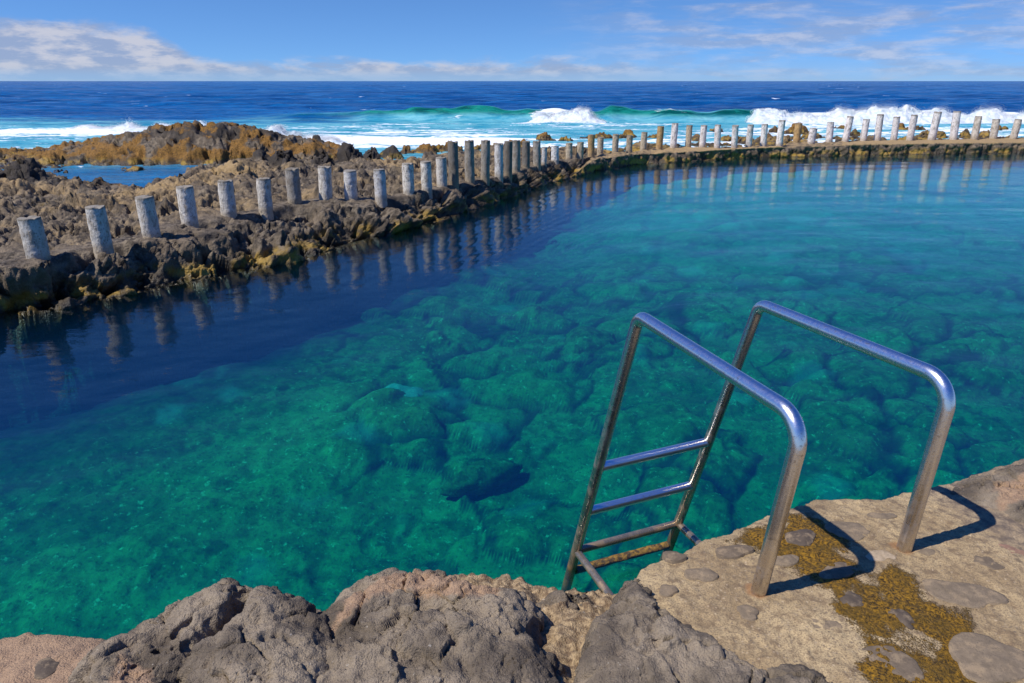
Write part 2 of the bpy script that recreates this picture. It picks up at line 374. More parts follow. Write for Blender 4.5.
rpx = np.array([(-330,150),(-60,151),(0,153),(30,151),(70,145),(105,138),(140,132),(165,126),(190,123.5),(212,125),(228,122.5),(248,125),(268,130),(290,135),(315,140),(335,150)])
f0 = fwd_at(165.5, 0) + 1.1 * fbm(V3(C / 70., 0 * C, 0 * C), 2) * .5; fc = f0 + 1.9
zr = H - fc * (SP + (np.interp(C, rpx[:, 0], rpx[:, 1]) - CY) / F * CP) / (CP - (np.interp(C, rpx[:, 0], rpx[:, 1]) - CY) / F * SP)
tr_ = (R - f0) / 1.9
prof_ = np.where(tr_ < 1, np.clip(tr_, -1, 1) * (2 - np.clip(tr_, -1, 1)), 1 - ((tr_ - 1) / 1.3) ** 2)
rz = zr * prof_ - .02; rm = sstep(-.1, .5, tr_) * sstep(3, 2, tr_)
strata = ridged(V3(X * .35 + .5 * R, 0 * X, rz * 3.2 + .25 * X, 1.0), 3)
rz = np.where(C < 345, rz, -.9) + rm * (.16 * (strata - .6) + .16 * (ridged(V3(X, R, 0 * X, 1.5), 4) - .6) + .07 * fbm(V3(X, R, 0 * X, 3.5), 3))
rz = np.where((C < 345) & (tr_ > -.4), np.maximum(rz, -.9), -9.)
humps = [ # left dark mass, boulders behind the posts, orange rocks, rocks in the surf
 (-110,213,100,168,1.6,0,.2,.8),(-15,210,42,165,1.7,.3,.25,.55),(28,209,30,165,1.9,.2,.2,.65),(68,207,32,175,1.3,.1,.1,.8),(106,206,26,178,1.0,.1,.35,.7),(120,201,16,181,.6,.1,.55,.5),
 (235,200,50,163,1.6,.9,0,0),(190,205,40,178,1.3,.8,0,0),(285,178,26,146,.9,.1,.1,.8),(262,172,20,153,.7,.1,.2,.7),(325,176,22,150,.9,0,0,.95),(350,172,20,143,.9,0,0,1),(372,168,14,146,.7,0,0,1),(340,185,26,168,.7,0,0,.9),
 (318,152,10,137,.6,0,.2,.8),(392,161,18,146,.8,0,.1,.9),(425,156,22,143,.8,0,.85,.2),(448,153,24,142.5,.8,0,.9,.1),(480,151,26,142,.8,0,.7,.3),(518,149,22,142,.7,0,.8,.2),(405,156,12,146,.5,0,.6,.4),
 (545,141,13,131.5,.8,0,1,0),(565,142,16,136,.7,0,.9,.1),(600,139,18,133,.8,0,.9,.1),(628,138,16,132,.8,0,.9,.1),(655,140,14,134,.8,0,.7,.3),(700,142,14,134.5,.7,.2,.5,.4),(728,142,14,135,.7,.1,.5,.5),(742,143,14,135,.8,.4,.6,0),(765,143,14,134,.8,.4,.5,0),
 (715,132,12,127.5,.8,0,.6,.3),(797,134,13,121,.9,.2,.75,0),(775,132,10,126,.8,0,.6,.3),(812,139,16,131,.7,.4,.5,.2),(838,131,14,124.5,.9,0,.7,.2),(855,136,12,131,.8,.1,.4,.5),(900,131,14,125,.9,0,.7,.3),(915,130,14,126,.9,0,.7,.3),(925,137,12,131,.7,.4,.4,.1),(940,137,12,132,.7,.1,.4,.5),
 (965,137,10,128,.8,.3,.4,.3),(985,137,14,131,.8,.5,.4,.1),(1000,132,12,127.5,.8,0,.6,.3),(1060,136,20,128,.9,.2,.5,.3),(1130,137,30,130,.9,.3,.5,.3),(1200,136,30,126,.9,.2,.5,.3),
 (770,145,12,138,.5,.6,.3,0),(800,146,18,139,.45,.8,.2,0),
 (60,172,14,166,.5,0,.6,.3),(130,172,22,167.5,.6,.1,.7,.2)]
lump_w = ridged(V3(X, R, 0 * X + 5, 2.1), 3)
for a in humps:
    z, k = hump(C, R, *a[:5]); inside = z > hgt + .25
    hz = z - .25 + .22 * (lump_w - .62) * np.minimum(1, k * 2) + .06 * med
    hz = np.where(k > .05, hz, -9.)
    s = sstep(-.06, .10, hz - hgt)
    hgt = np.maximum(hgt, hz)
    tan_ = tan_ * (1 - s) + a[5] * s; weed_ = weed_ * (1 - s) + a[6] * s; dark_ = dark_ * (1 - s) + a[7] * s
s = sstep(-.06, .1, rz - hgt) * (rz > -.5); hgt = np.maximum(hgt, rz)
crest = sstep(.35, .8, hgt)
weed_ = weed_ * (1 - s) + s * (.66 - .42 * crest + 1.0 * med + .9 * (strata - .6)); dark_ = dark_ * (1 - s) + s * (.12 + .50 * crest + .6 * med); tan_ = tan_ * (1 - s) + s * .1
P = np.stack([X, R, hgt], -1).astype(np.float32)
N = normals(P)
def billow(p, o=3, gain=.5):
    t = 0; a_ = 1.; n_ = 0
    for k_ in range(o):
        t = t + a_ * np.abs(perlin(p + 13.7 * k_)); n_ += a_; p = p * 2.07; a_ *= gain
    return t / n_
Q = P + .13 * np.stack([fbm(P * 2.3 + 40, 3), fbm(P * 2.3 + 60, 3), fbm(P * 2.3 + 80, 3)], -1)
f1, f2, idd = worley(Q * 1.5)
fine = fbm(P * 6.5, 5, .62)
face = np.maximum(sstep(w_ - .3, w_ + .1, R) * sstep(p_ - .05 + .15 * sstep(260, 120, C), p_ - .35 + .15 * sstep(260, 120, C), R) * (1 - .6 * right), (.95 - .35 * right) * sstep(p_ + .2, p_ + .8, R))
amp = face + .14
hole = sstep(.22, .50, fbm(Q * 1.9 + 20, 3)) + .5 * sstep(.25, .5, fbm(Q * 4.6 + 33, 3))
big_b = billow(Q * 1.15, 2); mid_b = billow(Q * 3.4 + 7, 3); sm_b = billow(Q * 9 + 2, 2)
disp = amp * ((idd - .5) * .16 * sstep(0., .35, f2 - f1) + .38 * (big_b - .3) + .13 * (mid_b - .3) + .05 * (sm_b - .3) + fine * .040 - hole * .21)
vert = sstep(.75, .3, N[..., 2])
disp = disp * (1 - .25 * vert) * (1 - .40 * rm)
# overhanging knuckles on the pool-side face
disp = disp + (1 - right) * sstep(w_, w_ + .1, R) * sstep(p_, p_ - .2, R) * np.clip(fbm(P * 1.1 + 5, 3), -.35, .6) * .30
P = P + N * disp[..., None]
lim = ZPf(C) + .015 + .03 * fine - .05 * sstep(p_ - .1, p_ - .6, R)
P[..., 2] = np.where((R > w_) & (R < p_ + .22), np.minimum(P[..., 2], lim), P[..., 2])
keep = (P[..., 2] > -.85) | (R < p_)
grid_obj('reef_rock', P, M['reef'], (tan_, weed_, dark_), keep).__setitem__('kind', 'structure')
REEF = (C, R, P)

# ------------------------------------------------------------------ low sea wall along the far side of the pool
cc = np.linspace(560, 1330, 1500)
prof = np.linspace(0, 1, 46)
wl, pl = rW(cc), np.maximum(rP(cc), rW(cc) + .55)
xw = (cc - CX) / F * (wl * CP + H * SP)
sec = [(-.16, -.8), (-.06, -.02), (.0, .12), (.05, .36), (.09, .43), (.16, .45), (1, .45), (1.12, .45), (1.2, .42), (1.28, .2), (1.33, -.3)]
sd = np.array([q[0] for q in sec]); sz = np.array([q[1] for q in sec]); ll = np.r_[0, np.cumsum(np.hypot(np.diff(sd) * 1.2, np.diff(sz)))]; ll /= ll[-1]
tt = np.linspace(0, 1, 110); sdi = np.interp(tt, ll, sd)[:, None]; szi = np.interp(tt, ll, sz)[:, None]
Rw = wl[None] + sdi * (pl - wl)[None]
Xw = (cc[None] - CX) / F * (Rw * CP + H * SP)
endt = sstep(560, 600, cc)[None]
szi = szi * (ZPf(cc) / .45)[None]
Pw = np.stack([Xw, Rw, szi * endt + (szi - .40) * (1 - endt) + 0 * Xw], -1).astype(np.float32)
Nw = normals(Pw)
f1, f2, idd = worley(Pw * 2.6); g1, _, _ = worley(Pw * 7)
fw = sstep(.43, .36, szi / (ZPf(cc) / .45)[None]) + 0 * Xw
rough_zone = np.interp(cc, [560, 640, 700, 770, 790, 835, 850, 1330], [.9, .9, .35, .35, 1.1, 1.1, .3, .3])[None]
Pw = Pw + Nw * ((.4 - f1) * .26 * np.maximum(fw * .9, rough_zone * .5) + (.4 - g1) * .10 * np.maximum(fw, .12) + fbm(Pw * 4, 4) * .05 * np.maximum(fw, .3))[..., None]
tanw = (1 - fw) * (.75 - .25 * (rough_zone > .8)) + .2 * fw
wall_mask = (tanw, .28 * fw + 0 * Xw, .15 + .2 * fbm(Pw * 1.5, 2) * fw)
props(grid_obj('sea_wall', Pw, M['reef'], wall_mask), 'low rough stone and concrete sea wall with a flat top along the far right edge of the pool', 'sea wall')

# ------------------------------------------------------------------ posts on the barrier
COL = dict(w=(.60, .56, .49), g=(.33, .30, .255), b=(.62, .60, .57), d=(.16, .145, .125), t=(.50, .41, .29), o=(.46, .29, .12), p=(.78, .72, .68), q=(.60, .53, .44))
def post_mesh(seed):
    nu, zs = 28, np.r_[np.linspace(-.25, .97, 40), .985, .996]
    th = np.linspace(0, 2 * np.pi, nu, endpoint=False)
    rad = np.r_[np.ones(40), .985, .93]
    x = rad[:, None] * np.cos(th); y = rad[:, None] * np.sin(th); z = zs[:, None] + 0 * x
    P = np.stack([x, y, z], -1)
    q = np.stack([x * .9, y * .9, z * 3.2 + seed * 11.7], -1)
    d = 1 + .055 * fbm(q * 1.2, 4, .6) - .10 * np.clip(fbm(q * 2.2 + 4, 3) - .35, 0, 1)
    chip = np.clip(fbm(np.stack([x, y, 0 * x + seed * 3.1], -1), 2) - .12, 0, 1) * sstep(.75, 1, z)
    P[..., :2] *= (d - .35 * chip)[..., None]; P[..., 2] -= chip * .10
    v = P.reshape(-1, 3); nr = len(zs)
    i = np.arange(nr * nu).reshape(nr, nu); j = np.roll(i, -1, 1)
    f = np.stack([i[:-1], j[:-1], j[1:], i[1:]], -1).reshape(-1, 4)
    me = bpy.data.meshes.new('post')
    ctr = len(v); vs = [tuple(a) for a in v] + [(0, 0, .985 + .01 * math.sin(seed))]
    fs = [tuple(a) for a in f] + [(i[-1][k], j[-1][k], ctr) for k in range(nu)]
    me.from_pydata(vs, [], fs); me.update()
    for p in me.polygons: p.use_smooth = len(p.vertices) == 4
    me.materials.append(M['post']); return me
VAR = [post_mesh(k) for k in range(9)]
LABELS = [
 'stubby chipped white post at the far left end of the row on the rocks',
 'pale post leaning left with a mottled side, second from the left end of the row',
 'pale post with dark stained upper half, third from the left end of the row',
 'white post with blackened top and tan foot, fourth from the left end',
 'blue-shaded white post in front of the tan rock mound, fifth from the left end',
 'clean pale post right of a black hollow in the rock, sixth from the left end',
 'grey post with black stained top in front of dark boulders, seventh from the left end',
 'white dark-blotched post with rusty rim, taller than the two plain posts to its right',
 'short smooth pale post below the black boulders, left of the two plain white ones',
 'short smooth pale post with a rusty spot on its rim, tenth from the left end',
 'pale post with dark flecks below the little tide pool, eleventh from the left end',
 'tan-stained short pale post, middle of three short posts before the tall dark one',
 'short pale post standing hard against the left of the tall dark post',
 'tallest dark grey post at the bend, first of the tall dark trio',
 'tall mottled grey post, middle of the tall trio at the bend',
 'tall banded grey post, last of the tall trio at the bend',
 'bluish white post with dark band, just right of the tall trio',
 'narrow dark brown post squeezed between two pale ones',
 'tall pale post with dark ring stains, right of the narrow dark brown one',
 'dark weathered post with a chipped top beside the overhanging rock ledge',
 'broad grey-tan post left of the very thin pale post',
 'very thin short pale post, the slimmest of the row',
 'short plain whitish post right of the thinnest post',
 'short tan post with a flat top, before the wall bends to the right',
 'tan post at the corner where the wall turns to the right',
 'orange-brown post rising behind the corner of the wall',
 'slim tan post directly right of the orange-brown corner post',
 'tan post with pale top under the white breaking splash',
 'short tan post with rough flat head, left of the brownish one below the green wave',
 'short brownish tan post, left neighbour of the tall orange one',
 'tall orange post with yellowish stain, left of the bright white post',
 'bright white tall post directly right of the tall orange post',
 'pale post with brown cap directly right of the bright white post',
 'slim white post second to the right of the bright tall white one',
 'plain white post in front of dark surf rocks, below the curling green wave',
 'plain white post with a dark rock to its left, below the curl of the wave',
 'white post leaning slightly right beside the orange rocks, below the white curl',
 'white post with tan rock at its foot, left of the tall post by the mound',
 'tall white post with a dark cap just left of the stubby orange post',
 'stubby orange post widening at the top in front of the brown rock',
 'shortest whitish stump, right of the stubby orange post on lumpy rock',
 'tan-tinged white post between the whitish stump and the tall leaning post',
 'tall white post with square cap, first on the flat-topped right wall',
 'shorter white dark-capped post between two taller ones where the flat-topped wall starts',
 'tall white post with grey cap right of the shorter capped one on the flat wall',
 'white post leaning right under the highest foam of the wave',
 'white leaning post with grey cap, left neighbour of the pair of tallest white posts',
 'thick tall dark-capped white post, left of the two tallest on the right wall',
 'thick tall all-white post with no cap, right of the two tallest on the wall',
 'greyish tan post right of the two tallest white ones',
 'short greyish tan post, second from the right end of the wall',
 'short greyish tan post at the right end of the wall by the picture edge']
assert len(LABELS) == len(POSTS)
def surf_height(c, r):
    """height of the reef under a place near the barrier"""
    j = int(np.argmin(np.abs(C[0] - c))); k = np.argsort(np.hypot(P_reef_y[:, j] - r, 0))[:3]
    return float(REEF[2][k, j, 2].max())
P_reef_y = REEF[2][..., 1]
for k, (tx, ty, bx, by, w, ck) in enumerate(POSTS):
    zp = float(ZPf(bx)); X0, Y0 = at(bx, by, zp); d = float(depth_at(by, zp))
    if bx <= 610:
        Y0 = float(np.clip(Y0, rP(bx) - .02, rP(bx) + .06)); X0 = (bx - CX) / F * (Y0 * CP - (zp - H) * SP)
    else:
        a_, b_ = float(rW(bx)), float(max(rP(bx), rW(bx) + .55)); Y0 = float(np.clip(Y0, a_ + .6 * (b_ - a_), a_ + 1.0 * (b_ - a_)))
        X0 = (bx - CX) / F * (Y0 * CP - (zp - H) * SP)
    # height from picture
    v = (ty - CY) / F; zt = H - Y0 * (SP + v * CP) / (CP - v * SP)
    xt = (tx - CX) / F * (Y0 * CP - (zt - H) * SP)
    hgt_ = zt - zp; rad = w / F * d / 2 * .96
    o = bpy.data.objects.new('post', VAR[k % 9]); col.objects.link(o)
    o.location = (X0, Y0, zp - .02); o.scale = (rad, rad, hgt_ + .02)
    o.rotation_euler = (rng.normal() * .015, math.atan2(xt - X0, hgt_) * .9, rng.random() * 6.28)
    c = np.array(COL[ck]) * (1 + .07 * rng.normal()); o.color = (*np.clip(c, .02, .85), 1)
    props(o, LABELS[k], 'post', 'posts along the barrier between pool and sea')

# ------------------------------------------------------------------ pool floor
def floor_rows(c):
    s = np.linspace(0, 1, 460)[:, None]; r0 = .25 + 0 * c; r1 = rW(np.clip(c, -420, 1500)) + 1.2
    return r0 + (r1 - r0) * s ** 1.4
def stones(q, size, keepp, h, seed):
    """rounded stones scattered on a plane: height field and the id of each stone"""
    p = q / size + seed; p = p + .22 * fbm(p * 1.3, 3)[..., None]; p[..., 2] = seed
    f1, f2, i_ = worley(p, .95)
    edge = np.clip((f2 - f1) / .42, 0, 1)
    dome = (1 - (1 - edge) ** 2.4) * np.clip(1.25 - f1, .3, 1)
    pick = i_ > 1 - keepp
    return dome * h * (.5 + .8 * ((i_ * 7.3) % 1)) * pick, i_, edge
Cf, Xf, Rf = ray_grid(-1500, 2300, 1150, floor_rows)
BPX = np.array([(-1500,560),(-420,500),(0,412),(100,378),(200,346),(330,300),(450,256),(560,206),(640,178),(700,160),(1450,150)])
Cz = col_of(Xf, Rf, -1.9); rB = fwd_at(np.interp(Cz, BPX[:, 0], BPX[:, 1]), -1.9)
q = V3(Xf, Rf, 0 * Xf)
s1, i1, e1 = stones(q, .95, .7, .21, 3.); s2, i2, e2 = stones(q, .42, .7, .13, 11.); s3, i3, e3 = stones(q, .17, .75, .06, 19.)
calm = sstep(-1.5, .2, Xf + .35 * (Rf - 4) + .6 * fbm(q * .5, 2)) * .85 + .15    # left near bed is smoother
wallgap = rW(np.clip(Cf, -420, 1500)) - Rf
leftw = sstep(620, 420, Cf)
base_z = np.interp(Rf, [0, 3, 6, 12, 30], [-1.95, -1.65, -1.4, -1.25, -1.2]) + leftw * .36 * sstep(5.5, .4, wallgap)
far = sstep(480, 700, Cf)
base_z = base_z * (1 - far) + far * np.interp(Rf, [0, 5, 9, 13, 17, 22, 40], [-1.8, -1.5, -1.12, -.84, -.62, -.50, -.45])
rel = np.clip(-base_z / 1.2, .2, 1.) * .75
zf = base_z + (.14 * fbm(q * .45, 3) + (s1 + s2 * .8) * calm + s3 * .5 + .04 * fbm(q * 2.2, 3)) * rel
zf = np.minimum(zf, -.12)
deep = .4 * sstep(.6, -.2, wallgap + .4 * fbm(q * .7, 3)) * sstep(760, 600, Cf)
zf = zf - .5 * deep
Pf = np.stack([Xf, Rf, zf], -1)
sandy = far * sstep(9, 17, Rf) * (.55 + .3 * fbm(q * .6, 3))
light_spot = sandy + .22 * ((i2 * 13.7) % 1 > .88) * e2 * (i2 > .3) * (1 - deep)
wall_dark = .85 * sstep(2.6, .2, wallgap + .5 * fbm(q * .8, 3)) * sstep(700, 560, Cf)  # bed darkens gradually towards the barrier wall, softening the hard edge
crev_shade = (.8 * sstep(.35, .05, e1) * (i1 > .3) + .35 * sstep(.3, .05, e2) * (i2 > .35)) * calm  # dark painted between stones, standing for shade in the crevices
o = grid_obj('pool_floor', Pf, M['floor'], (np.clip(crev_shade + .6 * deep + wall_dark, 0, 1), light_spot, ((i1 * 5.1) % 1) * .6 + ((i2 * 3.7) % 1) * .4)); o['kind'] = 'structure'

# ------------------------------------------------------------------ pool water (closed body)
def water_body():
    nc = 320; c = np.linspace(-1500, 2300, nc)
    s = np.linspace(0, 1, 240)[:, None]; r0, r1 = .25, (rW(np.clip(c, -420, 1500)) + .2)[None]
    r = r0 + (r1 - r0) * s ** 1.6; x = (c[None] - CX) / F * (r * CP + H * SP)
    q = V3(x, r, 0 * x)
    z = .010 * fbm(q * np.array([.8, 1.3, 1]), 3) + .004 * fbm(q * np.array([2.5, 4, 1]), 2)
    top = np.stack([x, r, z], -1); bot = top.copy(); bot[..., 2] = -6.2
    v = np.concatenate([top.reshape(-1, 3), bot.reshape(-1, 3)]); nr = r.shape[0]; n = nr * nc
    qf = grid_faces(nr, nc); i = np.arange(n).reshape(nr, nc)
    fs = [qf, qf[:, ::-1] + n]
    for line in (i[0, :], i[:, -1], i[-1, ::-1], i[::-1, 0]):
        a, b = line[:-1], line[1:]; fs.append(np.stack([b, a, a + n, b + n], -1))
    f = np.concatenate(fs)
    a, b, d = v[f[0, 0]], v[f[0, 1]], v[f[0, 3]]
    if np.cross(b - a, d - a)[2] < 0: f = f[:, ::-1]
    o = link('pool_water', raw_mesh('pool_water', v, f, True), M['pool']); o['kind'] = 'structure'
water_body()

# ------------------------------------------------------------------ sea
def sea_rows(c):
    n1, n2 = 330, 300
    r0 = rW(c) + 1.25 * (np.maximum(rP(c), rW(c) + .55) - rW(c))
    a = np.linspace(0, 1, n1)[:, None]; near = r0 + (62 - r0) * a ** 1.1
    b = np.linspace(0, 1, n2 + 1)[1:, None]; farr = 62 * (9000 / 62) ** (b ** 1.25) + 0 * c
    return np.concatenate([near, farr])
Cs, Xs, Rs = ray_grid(-700, 1724, 900, sea_rows)
qs = V3(Xs, Rs, 0 * Xs)
WAVE = np.array([(-700,113),(100,113),(330,111.5),(400,108),(450,107),(525,106.5),(560,104),(605,106),(640,108),(700,109),(740,106.5),(765,103),(830,106),(870,104),(900,102.5),(960,105),(1024,107),(1724,109)])
def z_at(py, fwd):
    v = (py - CY) / F; return H - fwd * (SP + v * CP) / (CP - v * SP)
rwv = 46 + 1.5 * np.sin(Cs / 170.) + .8 * perlin(V3(Cs / 60., 0 * Cs, 0 * Cs))
zc = (1 - .45 * sstep(735, 775, Cs) - .35 * sstep(525, 545, Cs) * sstep(612, 595, Cs)) * (.92 + .35 * fbm(V3(Cs / 45., 0 * Cs, 0 * Cs), 3)) * np.maximum(z_at(np.interp(Cs, WAVE[:, 0], WAVE[:, 1]), 46), .25) * sstep(200, 400, Cs)
dd = Rs - rwv
ridgew = np.where(dd < 0, np.exp(-(dd / 1.1) ** 2), np.exp(-(dd / 5.5) ** 2))
zs_ = zc * ridgew
near_f = sstep(260, 60, Rs)
zs_ = zs_ + near_f * (.10 * fbm(qs * np.array([.10, .35, 1]), 4) + .03 * fbm(qs * np.array([.8, 1.6, 1]), 3)) * sstep(rP(Cs) + .4, rP(Cs) + 7, Rs)
zs_ = zs_ + .45 * np.exp(-((Rs - 75) / 5) ** 2) * np.clip(.2 + fbm(V3(Xs, 0 * Xs, 0 * Xs, .03), 2), 0, 1)
zs_ = zs_ + sstep(52, 80, Rs) * sstep(1500, 300, Rs) * (.42 * fbm(qs * np.array([.05, .13, 1]), 4) + .15 * fbm(qs * np.array([.15, .4, 1]) + 5, 3) * sstep(250, 90, Rs))
foamn = fbm(qs * np.array([.13, .6, 1]), 4, .6); streak = ridged(qs * np.array([.16, .8, 1]) + .35 * foamn[..., None], 3)
# shallow turquoise between the reef and the breakers
outer = np.interp(Cs, [-700, 0, 200, 380, 600, 760, 1024, 1724], [46, 48, 44, 50, 50, 48, 46, 46])
shal = sstep(outer + 5, outer - 7, Rs + 6 * foamn)
tide = sstep(23, 19, Rs) * sstep(420, 300, Cs)
shal = np.clip(shal * (.85 - .2 * sstep(24, 21, Rs)), 0, 1) * (1 - .75 * tide)
foam = np.clip(.33 + .30 * foamn + .55 * (streak - .62), 0, 1) * sstep(outer - 2, outer - 9, Rs) * (1 - .8 * tide)
foam = foam + .55 * np.exp(-((Rs - 30.5 - 2.5 * foamn) / 2.4) ** 2) * sstep(150, 300, Cs) * sstep(560, 480, Cs)
foam = foam + .42 * np.exp(-((Rs - (36 + .012 * (Cs - 100)) - 2 * foamn) / 2.2) ** 2) * sstep(260, 190, Cs)
foam = foam + .20 * np.exp(-((Rs - 37 - 4 * foamn) / 4) ** 2) * sstep(690, 800, Cs)
foam = foam + .10 * sstep(600, 680, Cs) * sstep(38, 30, Rs)
back = np.where(dd > 0, np.exp(-(dd / .9) ** 2), np.exp(-(dd / 2.6) ** 2))
Cn = Cs + 22 * foamn; brk = np.maximum(sstep(525, 545, Cn) * sstep(608, 592, Cn), sstep(735, 765, Cn)) * .9
foam = foam + brk * back * .9 + .35 * sstep(.75, 1, ridgew) * sstep(640, 660, Cs) * sstep(700, 680, Cs)
green = sstep(.15, .75, ridgew) * sstep(.12, .6, zs_) * sstep(1, -1, dd - .6) 
o = grid_obj('sea', np.stack([Xs, Rs, zs_ - .015], -1), M['sea'], (np.clip(foam, 0, 1), shal, np.clip(green * 1.2, 0, 1))); o['kind'] = 'structure'

# white water of the breakers: lumpy foam bodies and loose spray
def foam_body(name, c0, c1, fw, top_px, width, seed, tap=30):
    n = int((c1 - c0) * 2.2); c = np.linspace(c0, c1, n)[None]; t = np.linspace(0, 1, 110)[:, None]
    tp = np.interp(c, [a for a, b in top_px], [b for a, b in top_px])
    f0 = fw(c); zt = np.maximum(z_at(tp, f0), .05)
    ends = sstep(c0, c0 + tap, c) * sstep(c1, c1 - tap, c)
    xx = (c - CX) / F * (f0 * CP + H * SP)
    env = .72 + .55 * fbm(V3(xx * .55, 0 * xx + seed, 0 * xx), 3)
    # a slope of tumbling water: long apron to the shore, ragged lip, drop behind
    d = (t - .62) * (2.6 * width); fr = np.clip(-d / (1.6 * width), 0, 1); bk = np.clip(d / (.95 * width), 0, 1)
    z = zt * np.clip(env, .3, 1.1) * ends * np.where(d < 0, (1 - fr ** 1.15) ** 1.2, 1 - bk ** 1.8) - .06
    r = f0 + d
    x = (c - CX) / F * (r * CP - (z - H) * SP)
    Pm = np.stack([x, r, z], -1).astype(np.float32); Nn = normals(Pm)
    w1, _, _ = worley(Pm * 1.6 + seed); w2, _, _ = worley(Pm * 4.2 + seed)
    lip = np.exp(-(d / (.45 * width)) ** 2)
    k = ends * np.minimum(1, zt * 1.4) * (.35 + .65 * (1 - fr))
    Pm = Pm + Nn * (((.5 - w1) * .20 + (.45 - w2) * .09 + .13 * fbm(Pm * 1.6 + seed, 4, .55)) * k)[..., None]
    Pm[..., 2] += lip * k * np.clip(fbm(Pm * np.array([1.2, .8, .5]) + seed, 3, .5), -.3, 1) * .22
    o = grid_obj(name, Pm, M['foam']); o['kind'] = 'stuff'; return Pm
def spray(name, P_, S_):
    base = np.array([(0, 0, 1), (.94, 0, -.33), (-.47, .82, -.33), (-.47, -.82, -.33)]); n = len(P_)
    tri = np.array([(0, 1, 2), (0, 2, 3), (0, 3, 1), (1, 3, 2)])
    V = base[None] * (S_[:, None] * rng.uniform(.6, 1.3, (n, 3)))[:, None, :] + P_[:, None, :]
    o = link(name, raw_mesh(name, V.reshape(-1, 3), (tri[None] + 4 * np.arange(n)[:, None, None]).reshape(-1, 3)), M['foam']); o['kind'] = 'stuff'
fwR = lambda c: 45.0 + 1.5 * np.sin(c / 170.)
A1 = foam_body('breaker_foam', 736, 1330, fwR, [(736,110),(746,107),(757,102.5),(770,105),(785,107.5),(800,109.5),(830,109),(850,105.5),(868,102.5),(885,102.5),(905,105),(940,108),(960,109),(985,110),(1010,107),(1060,107),(1330,110)], 1.7, 1., 26)
A2 = foam_body('breaker_foam', 520, 616, fwR, [(520,112),(536,106),(548,102.5),(560,106),(572,105),(588,103),(600,107),(616,113)], 1.4, 4., 34)
A3 = foam_body('shore_foam', 254, 345, lambda c: 29.5 + 0 * c, [(254,133),(264,121),(272,116),(281,119),(292,124),(305,128),(330,134),(345,137)], .8, 8., 14)
A4 = foam_body('shore_foam', 60, 222, lambda c: 36.5 + 0 * c, [(60,128),(86,123),(105,124),(128,120.5),(150,124),(175,122),(195,118),(210,121),(222,127)], .8, 12., 20)
pp, ss_ = [], []
for A, cnt, up, big_ in ((A1, 60000, .17, .024), (A2, 12000, .18, .024), (A3, 9000, .34, .018), (A4, 7000, .22, .022)):
    k = rng.integers(0, A.shape[1], cnt); j = np.clip((68 + rng.normal(size=cnt) * 11).astype(int), 5, 108)
    b_ = A[j, k]; clump = np.clip(.35 + 1.5 * fbm(V3(b_[:, 0], 0 * k, 0 * k + .5, 1.1), 3), .04, 2.2)
    hgt_ok = np.clip(b_[:, 2] / .5, 0, 1)
    off = np.stack([rng.normal(size=cnt) * .10, rng.normal(size=cnt) * .12, rng.exponential(size=cnt) * up * clump * hgt_ok], -1)
    pp.append(b_ + off); ss_.append(rng.uniform(.25, 1, cnt) * big_ * np.exp(-off[:, 2] * 2.2))
spray('sea_spray', np.concatenate(pp), np.concatenate(ss_))

# ------------------------------------------------------------------ foreground shore
DZ = .80
def poly_sd(x, y, pts):
    """signed distance, positive inside"""
    pts = np.asarray(pts); d = np.full(x.shape, 1e9); ins = np.zeros(x.shape, bool)
    for (ax, ay), (bx, by) in zip(pts, np.roll(pts, -1, 0)):
        ex, ey = bx - ax, by - ay; t = np.clip(((x - ax) * ex + (y - ay) * ey) / (ex * ex + ey * ey + 1e-12), 0, 1)
        d = np.minimum(d, (x - ax - t * ex) ** 2 + (y - ay - t * ey) ** 2)
        cr = ((ay > y) != (by > y)) & (x < (bx - ax) * (y - ay) / (by - ay + 1e-12) + ax); ins ^= cr
    d = np.sqrt(d); return np.where(ins, d, -d)
def line_d(x, y, pts):
    d = np.full(x.shape, 1e9)
    for (ax, ay), (bx, by) in zip(pts[:-1], pts[1:]):
        ex, ey = bx - ax, by - ay; t = np.clip(((x - ax) * ex + (y - ay) * ey) / (ex * ex + ey * ey), 0, 1)
        d = np.minimum(d, (x - ax - t * ex) ** 2 + (y - ay - t * ey) ** 2)
    return np.sqrt(d)
def pxs(pts, z):
    return np.array([at(a, b, c if len(q) > 2 else z) for q in pts for (a, b, c) in [(*q, z)[:3]]])
def xy_grid(x0, x1, y0, y1, res):
    return np.meshgrid(np.arange(x0, x1, res), np.arange(y0, y1, res))
